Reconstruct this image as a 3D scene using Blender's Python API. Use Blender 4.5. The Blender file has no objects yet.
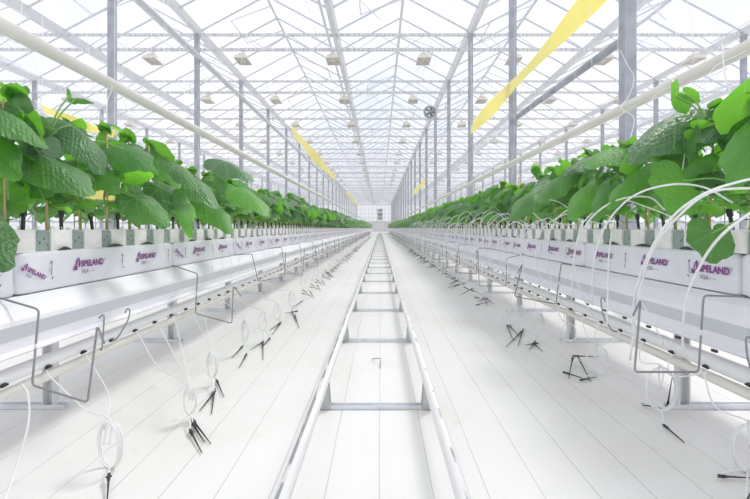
import bpy, math, random
from mathutils import Vector, Matrix
R = random.Random(7)
PI = math.pi
scn = bpy.context.scene
col = scn.collection
F, VX, VY, H = 450.0, 380.0, 228.0, 0.684
XC = -0.007
def P(px, py, d):                       # a point of the photo at depth d
    return Vector(((px-VX)*d/F, d, H-(py-VY)*d/F))
def PF(px, py, z=0.006):                # a point of the photo lying on the floor
    return P(px, py, (H-z)*F/(py-VY))

# ------------------------------------------------------------------ materials
MATS = {}
def mat(name, color, rough=0.5, metal=0.0, var=0.0, vscale=8.0, spec=0.5, bump=0.0, bscale=40.0, transl=None, tw=0.4, vcolor=None, stretch=None):
    m = bpy.data.materials.new(name); m.use_nodes = True
    nt = m.node_tree; N = nt.nodes; L = nt.links
    b = N['Principled BSDF']; out = N['Material Output']
    b.inputs['Base Color'].default_value = (*color, 1)
    b.inputs['Roughness'].default_value = rough
    b.inputs['Metallic'].default_value = metal
    b.inputs['Specular IOR Level'].default_value = spec
    tc = N.new('ShaderNodeTexCoord'); mp = N.new('ShaderNodeMapping')
    L.new(tc.outputs['Object'], mp.inputs['Vector'])
    if stretch: mp.inputs['Scale'].default_value = stretch
    if var > 0:
        nz = N.new('ShaderNodeTexNoise'); nz.inputs['Scale'].default_value = vscale; nz.inputs['Detail'].default_value = 4
        L.new(mp.outputs[0], nz.inputs['Vector'])
        mx = N.new('ShaderNodeMix'); mx.data_type = 'RGBA'
        c2 = vcolor or tuple(max(0, c*(1-var)) for c in color)
        mx.inputs[6].default_value = (*color, 1); mx.inputs[7].default_value = (*c2, 1)
        rp = N.new('ShaderNodeMapRange'); rp.inputs[1].default_value = 0.38; rp.inputs[2].default_value = 0.65
        L.new(nz.outputs['Fac'], rp.inputs[0]); L.new(rp.outputs[0], mx.inputs[0]); L.new(mx.outputs[2], b.inputs['Base Color'])
    if bump > 0:
        n2 = N.new('ShaderNodeTexNoise'); n2.inputs['Scale'].default_value = bscale; n2.inputs['Detail'].default_value = 3
        L.new(mp.outputs[0], n2.inputs['Vector'])
        bp = N.new('ShaderNodeBump'); bp.inputs['Strength'].default_value = bump; bp.inputs['Distance'].default_value = 0.01
        L.new(n2.outputs['Fac'], bp.inputs['Height']); L.new(bp.outputs[0], b.inputs['Normal'])
    if transl:
        t = N.new('ShaderNodeBsdfTranslucent'); t.inputs['Color'].default_value = (*transl, 1)
        ms = N.new('ShaderNodeMixShader'); ms.inputs[0].default_value = tw
        L.new(b.outputs[0], ms.inputs[1]); L.new(t.outputs[0], ms.inputs[2]); L.new(ms.outputs[0], out.inputs['Surface'])
    MATS[name] = m
    return m

def math_node(N, L, op, a, b=None, c=None):
    n = N.new('ShaderNodeMath'); n.operation = op
    for i, v in enumerate((a, b, c)):
        if v is None: continue
        if isinstance(v, (int, float)): n.inputs[i].default_value = v
        else: L.new(v, n.inputs[i])
    return n.outputs[0]

def leaf_mat(name, dark, light, trans, tw):
    m = bpy.data.materials.new(name); m.use_nodes = True
    nt = m.node_tree; N = nt.nodes; L = nt.links
    b = N['Principled BSDF']; out = N['Material Output']
    uv = N.new('ShaderNodeUVMap'); uv.uv_map = 'UVMap'
    sp = N.new('ShaderNodeSeparateXYZ'); L.new(uv.outputs[0], sp.inputs[0])
    uraw, v = sp.outputs[0], sp.outputs[1]
    tn = math_node(N, L, 'FLOOR', math_node(N, L, 'DIVIDE', math_node(N, L, 'ADD', uraw, 1.0), 4.0))
    u = math_node(N, L, 'SUBTRACT', uraw, math_node(N, L, 'MULTIPLY', tn, 4.0))
    tone = math_node(N, L, 'DIVIDE', tn, 3.0)
    av = math_node(N, L, 'ABSOLUTE', v)
    rr = math_node(N, L, 'SQRT', math_node(N, L, 'ADD', math_node(N, L, 'MULTIPLY', u, u), math_node(N, L, 'MULTIPLY', v, v)))
    th = math_node(N, L, 'ABSOLUTE', math_node(N, L, 'ARCTAN2', v, u))
    dist = math_node(N, L, 'MULTIPLY', math_node(N, L, 'ABSOLUTE', math_node(N, L, 'SUBTRACT', th, math_node(N, L, 'MULTIPLY', math_node(N, L, 'ROUND', math_node(N, L, 'DIVIDE', th, 0.78)), 0.78))), rr)
    mid = math_node(N, L, 'LESS_THAN', dist, 0.016)
    # side veins sweep forward from the midrib
    d = math_node(N, L, 'SUBTRACT', u, math_node(N, L, 'MULTIPLY', av, 0.9))
    w = math_node(N, L, 'SINE', math_node(N, L, 'MULTIPLY', d, 30.0))
    vein = math_node(N, L, 'GREATER_THAN', w, 0.95)
    veins = math_node(N, L, 'MAXIMUM', mid, math_node(N, L, 'MULTIPLY', vein, 0.35))
    tc = N.new('ShaderNodeTexCoord')
    nz = N.new('ShaderNodeTexNoise'); nz.inputs['Scale'].default_value = 9; nz.inputs['Detail'].default_value = 3
    L.new(tc.outputs['Object'], nz.inputs['Vector'])
    rp = N.new('ShaderNodeMapRange'); rp.inputs[1].default_value = 0.35; rp.inputs[2].default_value = 0.68
    L.new(nz.outputs['Fac'], rp.inputs[0])
    mx = N.new('ShaderNodeMix'); mx.data_type = 'RGBA'
    mx.inputs[6].default_value = (*dark, 1); mx.inputs[7].default_value = (*light, 1)
    L.new(rp.outputs[0], mx.inputs[0])
    m2 = N.new('ShaderNodeMix'); m2.data_type = 'RGBA'
    mt = N.new('ShaderNodeMix'); mt.data_type = 'RGBA'; mt.blend_type = 'MULTIPLY'; mt.inputs[0].default_value = 1.0
    tr = N.new('ShaderNodeValToRGB'); tr.color_ramp.elements[0].color = (.55, .60, .70, 1); tr.color_ramp.elements[1].color = (1.35, 1.25, .85, 1)
    L.new(tone, tr.inputs[0]); L.new(mx.outputs[2], mt.inputs[6]); L.new(tr.outputs[0], mt.inputs[7])
    L.new(mt.outputs[2], m2.inputs[6]); m2.inputs[7].default_value = (light[0]*2.0+.03, light[1]*1.5+.04, light[2]*1.8+.02, 1)
    L.new(math_node(N, L, 'MULTIPLY', veins, 0.45), m2.inputs[0])
    L.new(m2.outputs[2], b.inputs['Base Color'])
    b.inputs['Roughness'].default_value = 0.36; b.inputs['Specular IOR Level'].default_value = 0.85
    # puckered blade
    n2 = N.new('ShaderNodeTexNoise'); n2.inputs['Scale'].default_value = 13; n2.inputs['Detail'].default_value = 3
    L.new(uv.outputs[0], n2.inputs['Vector'])
    hh = math_node(N, L, 'ADD', math_node(N, L, 'MULTIPLY', math_node(N, L, 'MULTIPLY', w, w), -0.10), math_node(N, L, 'SUBTRACT', n2.outputs['Fac'], math_node(N, L, 'MULTIPLY', mid, 0.35)))
    bp = N.new('ShaderNodeBump'); bp.inputs['Strength'].default_value = 0.9; bp.inputs['Distance'].default_value = 0.011
    L.new(hh, bp.inputs['Height']); L.new(bp.outputs[0], b.inputs['Normal'])
    t = N.new('ShaderNodeBsdfTranslucent'); t.inputs['Color'].default_value = (*trans, 1)
    ms = N.new('ShaderNodeMixShader'); L.new(math_node(N, L, 'ADD', math_node(N, L, 'MULTIPLY', tone, .26), tw-.13), ms.inputs[0])
    L.new(b.outputs[0], ms.inputs[1]); L.new(t.outputs[0], ms.inputs[2]); L.new(ms.outputs[0], out.inputs['Surface'])
    MATS[name] = m

leaf_mat('leaf', (0.030, 0.110, 0.045), (0.085, 0.235, 0.085), (0.26, 0.78, 0.04), 0.33)
leaf_mat('young_or_backlit_leaf', (0.06, 0.22, 0.03), (0.12, 0.34, 0.05), (0.30, 0.82, 0.06), 0.45)  # brighter green for young growth, and for backlight painted into large leaves
mat('stem', (0.22, 0.42, 0.12), 0.6)
mat('root', (0.55, 0.60, 0.35), 0.7)
mat('bamboo', (0.62, 0.43, 0.17), 0.6, var=0.3, vscale=20)
mat('slab_film', (0.78, 0.78, 0.84), 0.35, var=0.08, vscale=5, bump=0.25, bscale=14)
mat('film_edge', (0.03, 0.03, 0.035), 0.5)
mat('rockwool', (0.84, 0.82, 0.80), 0.8, var=0.12, vscale=25, bump=0.3, bscale=90)
mat('purple', (0.22, 0.035, 0.24), 0.5)
mat('purple_grey', (0.26, 0.20, 0.32), 0.5)
mat('gutter_white', (0.83, 0.815, 0.87), 0.5, var=0.05, vscale=3)
mat('gutter_shaded', (0.62, 0.65, 0.69), 0.4)  # greyer copy of the gutter white, shade of the undercut painted in
mat('pipe_cream', (0.80, 0.77, 0.71), 0.45, var=0.06, vscale=4)
mat('pipe_white', (0.85, 0.84, 0.82), 0.4)
mat('film_tube', (0.80, 0.80, 0.81), 0.3, bump=0.3, bscale=8)
mat('black', (0.018, 0.018, 0.02), 0.45)
mat('drip_tube', (0.85, 0.86, 0.86), 0.35)
mat('steel_wire', (0.30, 0.30, 0.31), 0.4, metal=0.4)
mat('galv', (0.78, 0.81, 0.85), 0.42, metal=0.35, var=0.15, vscale=12)
mat('galv_dark', (0.80, 0.81, 0.81), 0.5, var=0.1, vscale=12)
mat('rail_leg', (0.52, 0.54, 0.54), 0.45, metal=0.3, var=0.15, vscale=12)
mat('post', (0.43, 0.45, 0.51), 0.5, metal=0.1, var=0.25, vscale=6)
mat('bar', (0.60, 0.61, 0.66), 0.5)
mat('bar_light', (0.72, 0.72, 0.76), 0.5)
mat('lamp', (0.74, 0.70, 0.64), 0.5)
mat('lamp_in', (0.9, 0.88, 0.84), 0.3)
mat('twine', (0.88, 0.90, 0.86), 0.7)
mat('panel_white', (0.82, 0.83, 0.85), 0.5)
mat('door_grey', (0.34, 0.36, 0.40), 0.5)
mat('dark_grey', (0.10, 0.11, 0.12), 0.4)
mat('yellow', (0.93, 0.80, 0.18), 0.35, transl=(0.98, 0.88, 0.25), tw=0.5)

# truss chord: comb of white hooks and clips hanging over grey steel
def comb_mat():
    m = mat('chord', (0.55, 0.56, 0.60), 0.5)
    N = m.node_tree.nodes; L = m.node_tree.links; b = N['Principled BSDF']
    tc = N.new('ShaderNodeTexCoord'); mp = N.new('ShaderNodeMapping'); mp.inputs['Scale'].default_value = (22, 0.3, 2.2)
    L.new(tc.outputs['Object'], mp.inputs['Vector'])
    nz = N.new('ShaderNodeTexNoise'); nz.inputs['Scale'].default_value = 1; nz.inputs['Detail'].default_value = 1
    L.new(mp.outputs[0], nz.inputs['Vector'])
    cr = N.new('ShaderNodeValToRGB'); cr.color_ramp.elements[0].position = 0.42; cr.color_ramp.elements[1].position = 0.55
    cr.color_ramp.elements[0].color = (0.50, 0.51, 0.56, 1); cr.color_ramp.elements[1].color = (0.76, 0.75, 0.76, 1)
    L.new(nz.outputs['Fac'], cr.inputs[0]); L.new(cr.outputs[0], b.inputs['Base Color'])
comb_mat()

def floor_mat():
    m = mat('ground_cloth', (0.86, 0.85, 0.83), 0.45, spec=0.35)
    N = m.node_tree.nodes; L = m.node_tree.links; b = N['Principled BSDF']
    tc = N.new('ShaderNodeTexCoord'); sp = N.new('ShaderNodeSeparateXYZ'); L.new(tc.outputs['Object'], sp.inputs[0])
    nw = N.new('ShaderNodeTexNoise'); nw.inputs['Scale'].default_value = 1.2
    L.new(tc.outputs['Object'], nw.inputs['Vector'])
    x = math_node(N, L, 'ADD', sp.outputs[0], math_node(N, L, 'MULTIPLY', nw.outputs['Fac'], 0.018))
    fr = math_node(N, L, 'FRACT', math_node(N, L, 'DIVIDE', math_node(N, L, 'ADD', x, 14.0-0.078), 0.1400))
    ln = math_node(N, L, 'LESS_THAN', math_node(N, L, 'ABSOLUTE', math_node(N, L, 'SUBTRACT', fr, 0.5)), 0.0085)
    # seams fade in and out
    n3 = N.new('ShaderNodeTexNoise'); n3.inputs['Scale'].default_value = 2.2; n3.inputs['Detail'].default_value = 3
    L.new(tc.outputs['Object'], n3.inputs['Vector'])
    lf = math_node(N, L, 'MULTIPLY', ln, math_node(N, L, 'MULTIPLY', n3.outputs['Fac'], 1.1))
    # stains
    n1 = N.new('ShaderNodeTexNoise'); n1.inputs['Scale'].default_value = 1.7; n1.inputs['Detail'].default_value = 5
    L.new(tc.outputs['Object'], n1.inputs['Vector'])
    r1 = N.new('ShaderNodeMapRange'); r1.inputs[1].default_value = 0.5; r1.inputs[2].default_value = 0.75; r1.inputs[4].default_value = 0.8
    L.new(n1.outputs['Fac'], r1.inputs[0])
    m1 = N.new('ShaderNodeMix'); m1.data_type = 'RGBA'; m1.inputs[6].default_value = (0.80, 0.787, 0.768, 1); m1.inputs[7].default_value = (0.75, 0.71, 0.65, 1)
    L.new(r1.outputs[0], m1.inputs[0])
    n4 = N.new('ShaderNodeTexNoise'); n4.inputs['Scale'].default_value = 9; n4.inputs['Detail'].default_value = 4
    L.new(tc.outputs['Object'], n4.inputs['Vector'])
    r4 = N.new('ShaderNodeMapRange'); r4.inputs[1].default_value = 0.65; r4.inputs[2].default_value = 0.78; r4.inputs[4].default_value = 0.45
    L.new(n4.outputs['Fac'], r4.inputs[0])
    m4 = N.new('ShaderNodeMix'); m4.data_type = 'RGBA'; m4.inputs[7].default_value = (0.62, 0.50, 0.38, 1)
    L.new(m1.outputs[2], m4.inputs[6]); L.new(r4.outputs[0], m4.inputs[0])
    m2 = N.new('ShaderNodeMix'); m2.data_type = 'RGBA'; m2.inputs[7].default_value = (0.30, 0.30, 0.31, 1)
    L.new(m4.outputs[2], m2.inputs[6]); L.new(lf, m2.inputs[0]); L.new(m2.outputs[2], b.inputs['Base Color'])
    mp = N.new('ShaderNodeMapping'); mp.inputs['Scale'].default_value = (5, 1.2, 1); L.new(tc.outputs['Object'], mp.inputs['Vector'])
    nb = N.new('ShaderNodeTexNoise'); nb.inputs['Scale'].default_value = 2; nb.inputs['Detail'].default_value = 5; L.new(mp.outputs[0], nb.inputs['Vector'])
    bp = N.new('ShaderNodeBump'); bp.inputs['Strength'].default_value = 0.25; bp.inputs['Distance'].default_value = 0.02
    L.new(nb.outputs['Fac'], bp.inputs['Height']); L.new(bp.outputs[0], b.inputs['Normal'])
floor_mat()

def rail_mat(name, x0, wd, thr, sc):
    m = mat(name, (0.82, 0.81, 0.80), 0.35)
    N = m.node_tree.nodes; L = m.node_tree.links; b = N['Principled BSDF']
    tc = N.new('ShaderNodeTexCoord'); sp = N.new('ShaderNodeSeparateXYZ'); L.new(tc.outputs['Object'], sp.inputs[0])
    mp = N.new('ShaderNodeMapping'); mp.inputs['Scale'].default_value = sc; L.new(tc.outputs['Object'], mp.inputs['Vector'])
    nz = N.new('ShaderNodeTexNoise'); nz.inputs['Scale'].default_value = 1; nz.inputs['Detail'].default_value = 4; L.new(mp.outputs[0], nz.inputs['Vector'])
    band = math_node(N, L, 'LESS_THAN', math_node(N, L, 'ABSOLUTE', math_node(N, L, 'SUBTRACT', sp.outputs[0], x0)), wd)
    up = math_node(N, L, 'GREATER_THAN', sp.outputs[2], 0.004)
    r = N.new('ShaderNodeMapRange'); r.inputs[1].default_value = thr; r.inputs[2].default_value = thr+0.05
    L.new(nz.outputs['Fac'], r.inputs[0])
    k = math_node(N, L, 'MULTIPLY', math_node(N, L, 'MULTIPLY', band, up), math_node(N, L, 'MULTIPLY', r.outputs[0], 0.75))
    mx = N.new('ShaderNodeMix'); mx.data_type = 'RGBA'; mx.inputs[6].default_value = (0.82, 0.81, 0.80, 1); mx.inputs[7].default_value = (0.22, 0.22, 0.25, 1)
    L.new(k, mx.inputs[0]); L.new(mx.outputs[2], b.inputs['Base Color'])
rail_mat('rail_worn', -0.008, 0.0055, 0.43, (90, 9, 60))
rail_mat('rail_dashed', 0.004, 0.003, 0.53, (8, 7, 1))

def sleeve_mat():
    m = mat('sleeve', (0.50, 0.58, 0.56), 0.6)
    N = m.node_tree.nodes; L = m.node_tree.links; b = N['Principled BSDF']
    tc = N.new('ShaderNodeTexCoord'); mp = N.new('ShaderNodeMapping'); mp.inputs['Scale'].default_value = (1, 55, 55); mp.inputs['Rotation'].default_value = (0.7, 0, 0)
    L.new(tc.outputs['Object'], mp.inputs['Vector'])
    vo = N.new('ShaderNodeTexVoronoi'); vo.inputs['Scale'].default_value = 1.0; L.new(mp.outputs[0], vo.inputs['Vector'])
    r = N.new('ShaderNodeMapRange'); r.inputs[1].default_value = 0.30; r.inputs[2].default_value = 0.2
    L.new(vo.outputs['Distance'], r.inputs[0])
    mx = N.new('ShaderNodeMix'); mx.data_type = 'RGBA'; mx.inputs[6].default_value = (0.29, 0.35, 0.335, 1); mx.inputs[7].default_value = (0.06, 0.10, 0.09, 1)
    L.new(r.outputs[0], mx.inputs[0]); L.new(mx.outputs[2], b.inputs['Base Color'])
sleeve_mat()

def glass_mat():
    m = bpy.data.materials.new('glass'); m.use_nodes = True
    N = m.node_tree.nodes; L = m.node_tree.links; N.remove(N['Principled BSDF']); out = N['Material Output']
    t = N.new('ShaderNodeBsdfTransparent'); t.inputs['Color'].default_value = (0.97, 0.975, 0.985, 1)
    g = N.new('ShaderNodeBsdfGlossy'); g.inputs['Roughness'].default_value = 0.1; g.inputs['Color'].default_value = (1, 1, 1, 1)
    d = N.new('ShaderNodeBsdfTranslucent'); d.inputs['Color'].default_value = (0.95, 0.96, 1.0, 1)
    a = N.new('ShaderNodeMixShader'); a.inputs[0].default_value = 0.04
    c = N.new('ShaderNodeMixShader'); c.inputs[0].default_value = 0.12
    L.new(t.outputs[0], a.inputs[1]); L.new(g.outputs[0], a.inputs[2])
    L.new(a.outputs[0], c.inputs[1]); L.new(d.outputs[0], c.inputs[2]); L.new(c.outputs[0], out.inputs['Surface'])
    MATS['glass'] = m
glass_mat()

# ------------------------------------------------------------------ mesh builder
class MB:
    def __init__(s): s.v = []; s.f = []; s.uv = []; s.hasuv = False
    def add(s, vs, fs, uvs=None):
        o = len(s.v); s.v += [tuple(p) for p in vs]; s.f += [tuple(i+o for i in f) for f in fs]
        if uvs: s.hasuv = True; s.uv += uvs
        else: s.uv += [(0.5, 0.5)]*len(vs)
        return s
    def box(s, x0, x1, y0, y1, z0, z1):
        v = [(x, y, z) for z in (z0, z1) for y in (y0, y1) for x in (x0, x1)]
        return s.add(v, [(0,2,3,1), (4,5,7,6), (0,1,5,4), (2,6,7,3), (0,4,6,2), (1,3,7,5)])
    def tube(s, pts, r, n=6, caps=True, flat=None):
        pts = [Vector(p) for p in pts]; vs = []; fs = []
        up = None
        for i, p in enumerate(pts):
            t = (pts[min(i+1, len(pts)-1)] - pts[max(i-1, 0)])
            if t.length < 1e-9: t = Vector((0, 0, 1))
            t.normalize()
            if up is None: up = Vector((0, 0, 1)) if abs(t.z) < .9 else Vector((1, 0, 0))
            a = t.cross(up)
            if a.length < 1e-6: a = t.cross(Vector((0.3, 1, 0.2)))
            a.normalize(); b = a.cross(t).normalized(); up = b
            rr = r[i] if isinstance(r, (list, tuple)) else r
            for k in range(n):
                q = 2*PI*k/n + PI/n
                vs.append(p + a*(math.cos(q)*rr) + b*(math.sin(q)*rr*(flat or 1)))
        for i in range(len(pts)-1):
            for k in range(n):
                k2 = (k+1) % n
                fs.append((i*n+k, i*n+k2, (i+1)*n+k2, (i+1)*n+k))
        if caps: fs.append(tuple(range(n))[::-1]); fs.append(tuple((len(pts)-1)*n+k for k in range(n)))
        return s.add(vs, fs)
    def prism(s, prof, y0, y1, ys=None):      # profile in x,z swept along y
        ys = ys or [y0, y1]; n = len(prof); vs = []; fs = []
        for y in ys: vs += [(x, y, z) for x, z in prof]
        for i in range(len(ys)-1):
            for k in range(n):
                k2 = (k+1) % n; fs.append((i*n+k, (i+1)*n+k, (i+1)*n+k2, i*n+k2))
        fs.append(tuple(range(n))); fs.append(tuple((len(ys)-1)*n+k for k in range(n))[::-1])
        return s.add(vs, fs)
    def mesh(s, name, m, smooth=False):
        me = bpy.data.meshes.new(name); me.from_pydata(s.v, [], s.f)
        if s.hasuv:
            ul = me.uv_layers.new(name='UVMap'); li = [0]*len(me.loops); me.loops.foreach_get('vertex_index', li)
            fl = []
            for i in li: fl += s.uv[i]
            ul.data.foreach_set('uv', fl)
        me.materials.append(MATS[m])
        if smooth: me.polygons.foreach_set('use_smooth', [True]*len(me.polygons))
        me.update(); return me

def link(name, data, parent=None, loc=None, rot=None):
    o = bpy.data.objects.new(name, data); col.objects.link(o)
    if parent: o.parent = parent
    if loc is not None: o.location = loc
    if rot is not None: o.rotation_euler = rot
    return o
def tag(o, label, cat, group=None, kind=None):
    if label: o['label'] = label
    if cat: o['category'] = cat
    if group: o['group'] = group
    if kind: o['kind'] = kind
    return o
def thing(name, label, cat, loc=(0, 0, 0), group=None, rot=None):
    return tag(link(name, None, None, loc, rot), label, cat, group)
def struct(o): o['kind'] = 'structure'; return o
def dup(root, loc, label, group, rot=None):
    r = root.copy(); col.objects.link(r); r.location = loc
    if rot is not None: r.rotation_euler = rot
    r['label'] = label
    if group: r['group'] = group
    for ch in root.children:
        c = ch.copy(); col.objects.link(c); c.parent = r
        for g in ch.children:
            d = g.copy(); col.objects.link(d); d.parent = c
    return r
ORD = ['nearest','second','third','fourth','fifth','sixth','seventh','eighth','ninth','tenth','eleventh','twelfth','thirteenth','fourteenth','fifteenth','sixteenth']
SIDE = {-1: 'left', 1: 'right'}

def bez(pts, n=8):                       # Catmull-Rom through points
    pts = [Vector(p) for p in pts]; q = [pts[0]*2-pts[1]] + pts + [pts[-1]*2-pts[-2]]; out = []
    for i in range(1, len(q)-2):
        for k in range(n):
            t = k/n
            out.append(0.5*((2*q[i]) + (-q[i-1]+q[i+1])*t + (2*q[i-1]-5*q[i]+4*q[i+1]-q[i+2])*t*t + (-q[i-1]+3*q[i]-3*q[i+1]+q[i+2])*t**3))
    out.append(pts[-1]); return out

# ------------------------------------------------------------------ setting
Y0, Y1 = -2.0, 84.0
XL, XR = -16.32, 17.33
m = MB(); m.add([(XL, Y0, 0), (XR, Y0, 0), (XR, Y1, 0), (XL, Y1, 0)], [(0, 1, 2, 3)])
struct(link('floor', m.mesh('floor', 'ground_cloth')))

GX = [-1.02+3.06*k for k in range(-5, 7)]
GZ, RZ = 5.10, 5.92
ceil = struct(link('ceiling', None, None, (0, 0, 0)))
gl = MB(); gb = MB(); rg = MB()
for i in range(len(GX)-1):
    a, b = GX[i], GX[i+1]; c = (a+b)/2
    gl.add([(a, Y0, GZ), (c, Y0, RZ), (c, Y1, RZ), (a, Y1, GZ)], [(0, 1, 2, 3)])
    gl.add([(c, Y0, RZ), (b, Y0, GZ), (b, Y1, GZ), (c, Y1, RZ)], [(0, 1, 2, 3)])
    y = 0.49
    while y < Y1:
        w = 0.014
        for (x0, z0, x1, z1) in ((a, GZ, c, RZ), (c, RZ, b, GZ)):
            gb.add([(x0, y-w, z0-.01), (x1, y-w, z1-.01), (x1, y+w, z1-.01), (x0, y+w, z0-.01),
                    (x0, y-w, z0-.05), (x1, y-w, z1-.05), (x1, y+w, z1-.05), (x0, y+w, z0-.05)],
                   [(0,1,2,3), (7,6,5,4), (0,4,5,1), (3,2,6,7), (0,3,7,4), (1,5,6,2)])
        y += 1.0667
    rg.box(c-.02, c+.02, Y0, Y1, RZ-.06, RZ)
link('roof_glass', gl.mesh('roof_glass', 'glass'), ceil)
link('glazing_bars', gb.mesh('glazing_bars', 'bar'), ceil)
link('ridge_bars', rg.mesh('ridge_bars', 'bar'), ceil)
for i, x in enumerate(GX):
    g = MB().prism([(-.09, .06), (-.05, -.06), (.05, -.06), (.09, .06), (.075, .06), (.04, -.045), (-.04, -.045), (-.075, .06)], Y0, Y1)
    link('roof_gutter', g.mesh('roof_gutter', 'bar_light'), ceil, (x, 0, GZ-.02))
# roof vents: propped frames on the west slopes
vm = MB()
for i in range(len(GX)-1):
    a, b = GX[i], GX[i+1]; c = (a+b)/2
    for k in range(0, 18):
        y = 4.2+3.2*k + (1.6 if i % 2 else 0)
        sx = 1 if (k+i) % 2 else -1
        e = c+sx*0.95; dz = 0.16
        z1 = RZ-(0.95)*(RZ-GZ)/1.53+dz
        for yy in (y, y+1.3):
            vm.tube([(c, yy, RZ), (e, yy, z1)], .018, 4)
        vm.tube([(e, y, z1), (e, y+1.3, z1)], .022, 4)
        vm.tube([(c+sx*.5, y+.65, GZ+.05), (e, y+.65, z1)], .012, 4)
link('roof_vents', vm.mesh('roof_vents', 'bar_light'), ceil)

def glass_wall(name, pts_fn, length, ztop, side_x=None, y=None):
    root = struct(link(name, None))
    bars = MB(); g = MB(); pnl = MB()
    if side_x is not None:
        g.add([(side_x, Y0, 1.0), (side_x, Y1, 1.0), (side_x, Y1, GZ), (side_x, Y0, GZ)], [(0, 1, 2, 3)])
        pnl.box(side_x-.03, side_x+.03, Y0, Y1, 0, 1.0)
        yy = 0.49
        while yy < Y1: bars.box(side_x-.04, side_x+.04, yy-.03, yy+.03, 1.0, GZ); yy += 1.6
        for z in (1.0, 2.4, 3.8): bars.box(side_x-.03, side_x+.03, Y0, Y1, z-.03, z+.03)
    else:
        g.add([(XL, y, 1.0), (XR, y, 1.0), (XR, y, GZ), (XL, y, GZ)], [(0, 1, 2, 3)])
        for i in range(len(GX)-1):
            c = (GX[i]+GX[i+1])/2; g.add([(GX[i], y, GZ), (GX[i+1], y, GZ), (c, y, RZ)], [(0, 1, 2)])
        pnl.box(XL, XR, y-.05, y+.05, 0, 2.0)
        for i in range(0, 46):
            x = XL+i*(XR-XL)/45; bars.box(x-.03, x+.03, y-.06, y+.02, 1.7, GZ)
        for z in (1.75, 2.6, 3.4, 4.2, GZ): bars.box(XL, XR, y-.05, y+.03, z-.04, z+.04)
    link('wall_glass', g.mesh('wall_glass', 'glass'), root)
    link('wall_bars', bars.mesh('wall_bars', 'bar_light'), root)
    link('base_panel', pnl.mesh('base_panel', 'panel_white'), root)
glass_wall('wall_left', None, 0, 0, side_x=XL)
glass_wall('wall_right', None, 0, 0, side_x=XR)
glass_wall('wall_back', None, 0, 0, y=Y1)
# door in the far wall with a stacked heater above it
dr = struct(link('door_1', None, None, (0.0, Y1-.12, 0)))
link('door_leaf', MB().box(-.9, .9, -.03, .03, 0, 1.7).mesh('door_leaf', 'panel_white'), dr)
link('door_frame', MB().box(-.98, -.9, -.05, .05, 0, 1.78).box(.9, .98, -.05, .05, 0, 1.78).box(-.98, .98, -.05, .05, 1.7, 1.78).mesh('door_frame', 'bar'), dr)
ht = thing('air_heater', 'small grey air heater stack on the far end wall', 'heater', (0.0, Y1-.45, 2.2))
for k in range(3):
    link('heater_unit', MB().box(-.42, .42, -.25, .25, k*.72, k*.72+.58).mesh('heater_unit', 'door_grey' if k != 1 else 'dark_grey'), ht)
mm = MB()
for k in range(12): mm.box(-.36, .36, -.28, -.25, .06+k*.17, .12+k*.17)
link('louvre', mm.mesh('louvre', 'dark_grey'), ht)
link('mounting_rail', MB().box(-.5, -.42, -.1, .3, -.2, 2.3).box(.42, .5, -.1, .3, -.2, 2.3).mesh('mounting_rail', 'bar'), ht)

# ------------------------------------------------------------------ trusses, posts
TY = [0.49+3.2*k for k in range(0, 26)]
TZ, BZ = H+4.33, H+4.00
def truss_mesh():
    top = MB().box(XL, XR, -.028, .028, -.026, .026).mesh('top_chord', 'chord')
    bot = MB().box(XL, XR, -.032, .032, -.030, .030).mesh('bottom_chord', 'chord')
    w = MB(); n = 66; st = (XR-XL)/n
    for i in range(n):
        a = XL+i*st; z0, z1 = (0, TZ-BZ) if i % 2 else (TZ-BZ, 0)
        w.tube([(a, 0, z0), (a+st, 0, z1)], .010, 4)
    return top, bot, w.mesh('web', 'bar')
tm = truss_mesh()
for i, y in enumerate(TY):
    lab = ('%s roof truss crossing above the growing rows in view' % ORD[i-3]) if 3 <= i < 11 else ('roof truss overhead nearer than the ones in view' if i < 3 else 'distant pale roof truss fading toward the far wall')
    t = thing('roof_truss', lab, 'truss', (0, y, BZ), 'roof trusses crossing the greenhouse')
    link('top_chord', tm[0], t, (0, 0, TZ-BZ)); link('bottom_chord', tm[1], t); link('web', tm[2], t)

def post_meshes(w):
    h = TZ+.02; m = MB()
    a = w/2; t = .012
    prof = [(-a, -a), (a, -a), (a, a), (a-.03, a), (a-.03, a-t), (a-t, a-t), (a-t, -a+t), (-a+t, -a+t), (-a+t, a-t), (-a+.03, a-t), (-a+.03, a), (-a, a)]
    n = len(prof); vs = [(x, y, z) for z in (0, h) for x, y in prof]
    fs = [(k, (k+1) % n, n+(k+1) % n, n+k) for k in range(n)]
    fs += [(0, 1, 6, 7)]
    m.add(vs, fs)
    body = m.mesh('post_body', 'post')
    cap = MB().box(-.06, .06, -.06, .06, h, h+.05).mesh('cap_plate', 'post')
    ft = MB().box(-.1, .1, -.1, .1, 0, .02).box(-.07, .07, -.07, .07, .02, .12).mesh('foot_plate', 'panel_white')
    return body, cap, ft
pm = post_meshes(0.095)
PXS = {'right': 2.03, 'left': -4.10, 'outer right': 8.15, 'outer left': -10.2}
for nm, x in PXS.items():
    k = 0
    for y in TY[1:]:
        if k < 7 and nm in ('left', 'right'): lab = '%s grey steel roof post behind the %s plant row' % (ORD[k], nm)
        else: lab = 'thin distant grey steel roof post in the %s post line' % nm
        t = thing('roof_post', lab, 'post', (x, y, 0), 'steel posts of the %s post line' % nm)
        link('post_body', pm[0], t); link('cap_plate', pm[1], t); link('foot_plate', pm[2], t)
        k += 1

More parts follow.
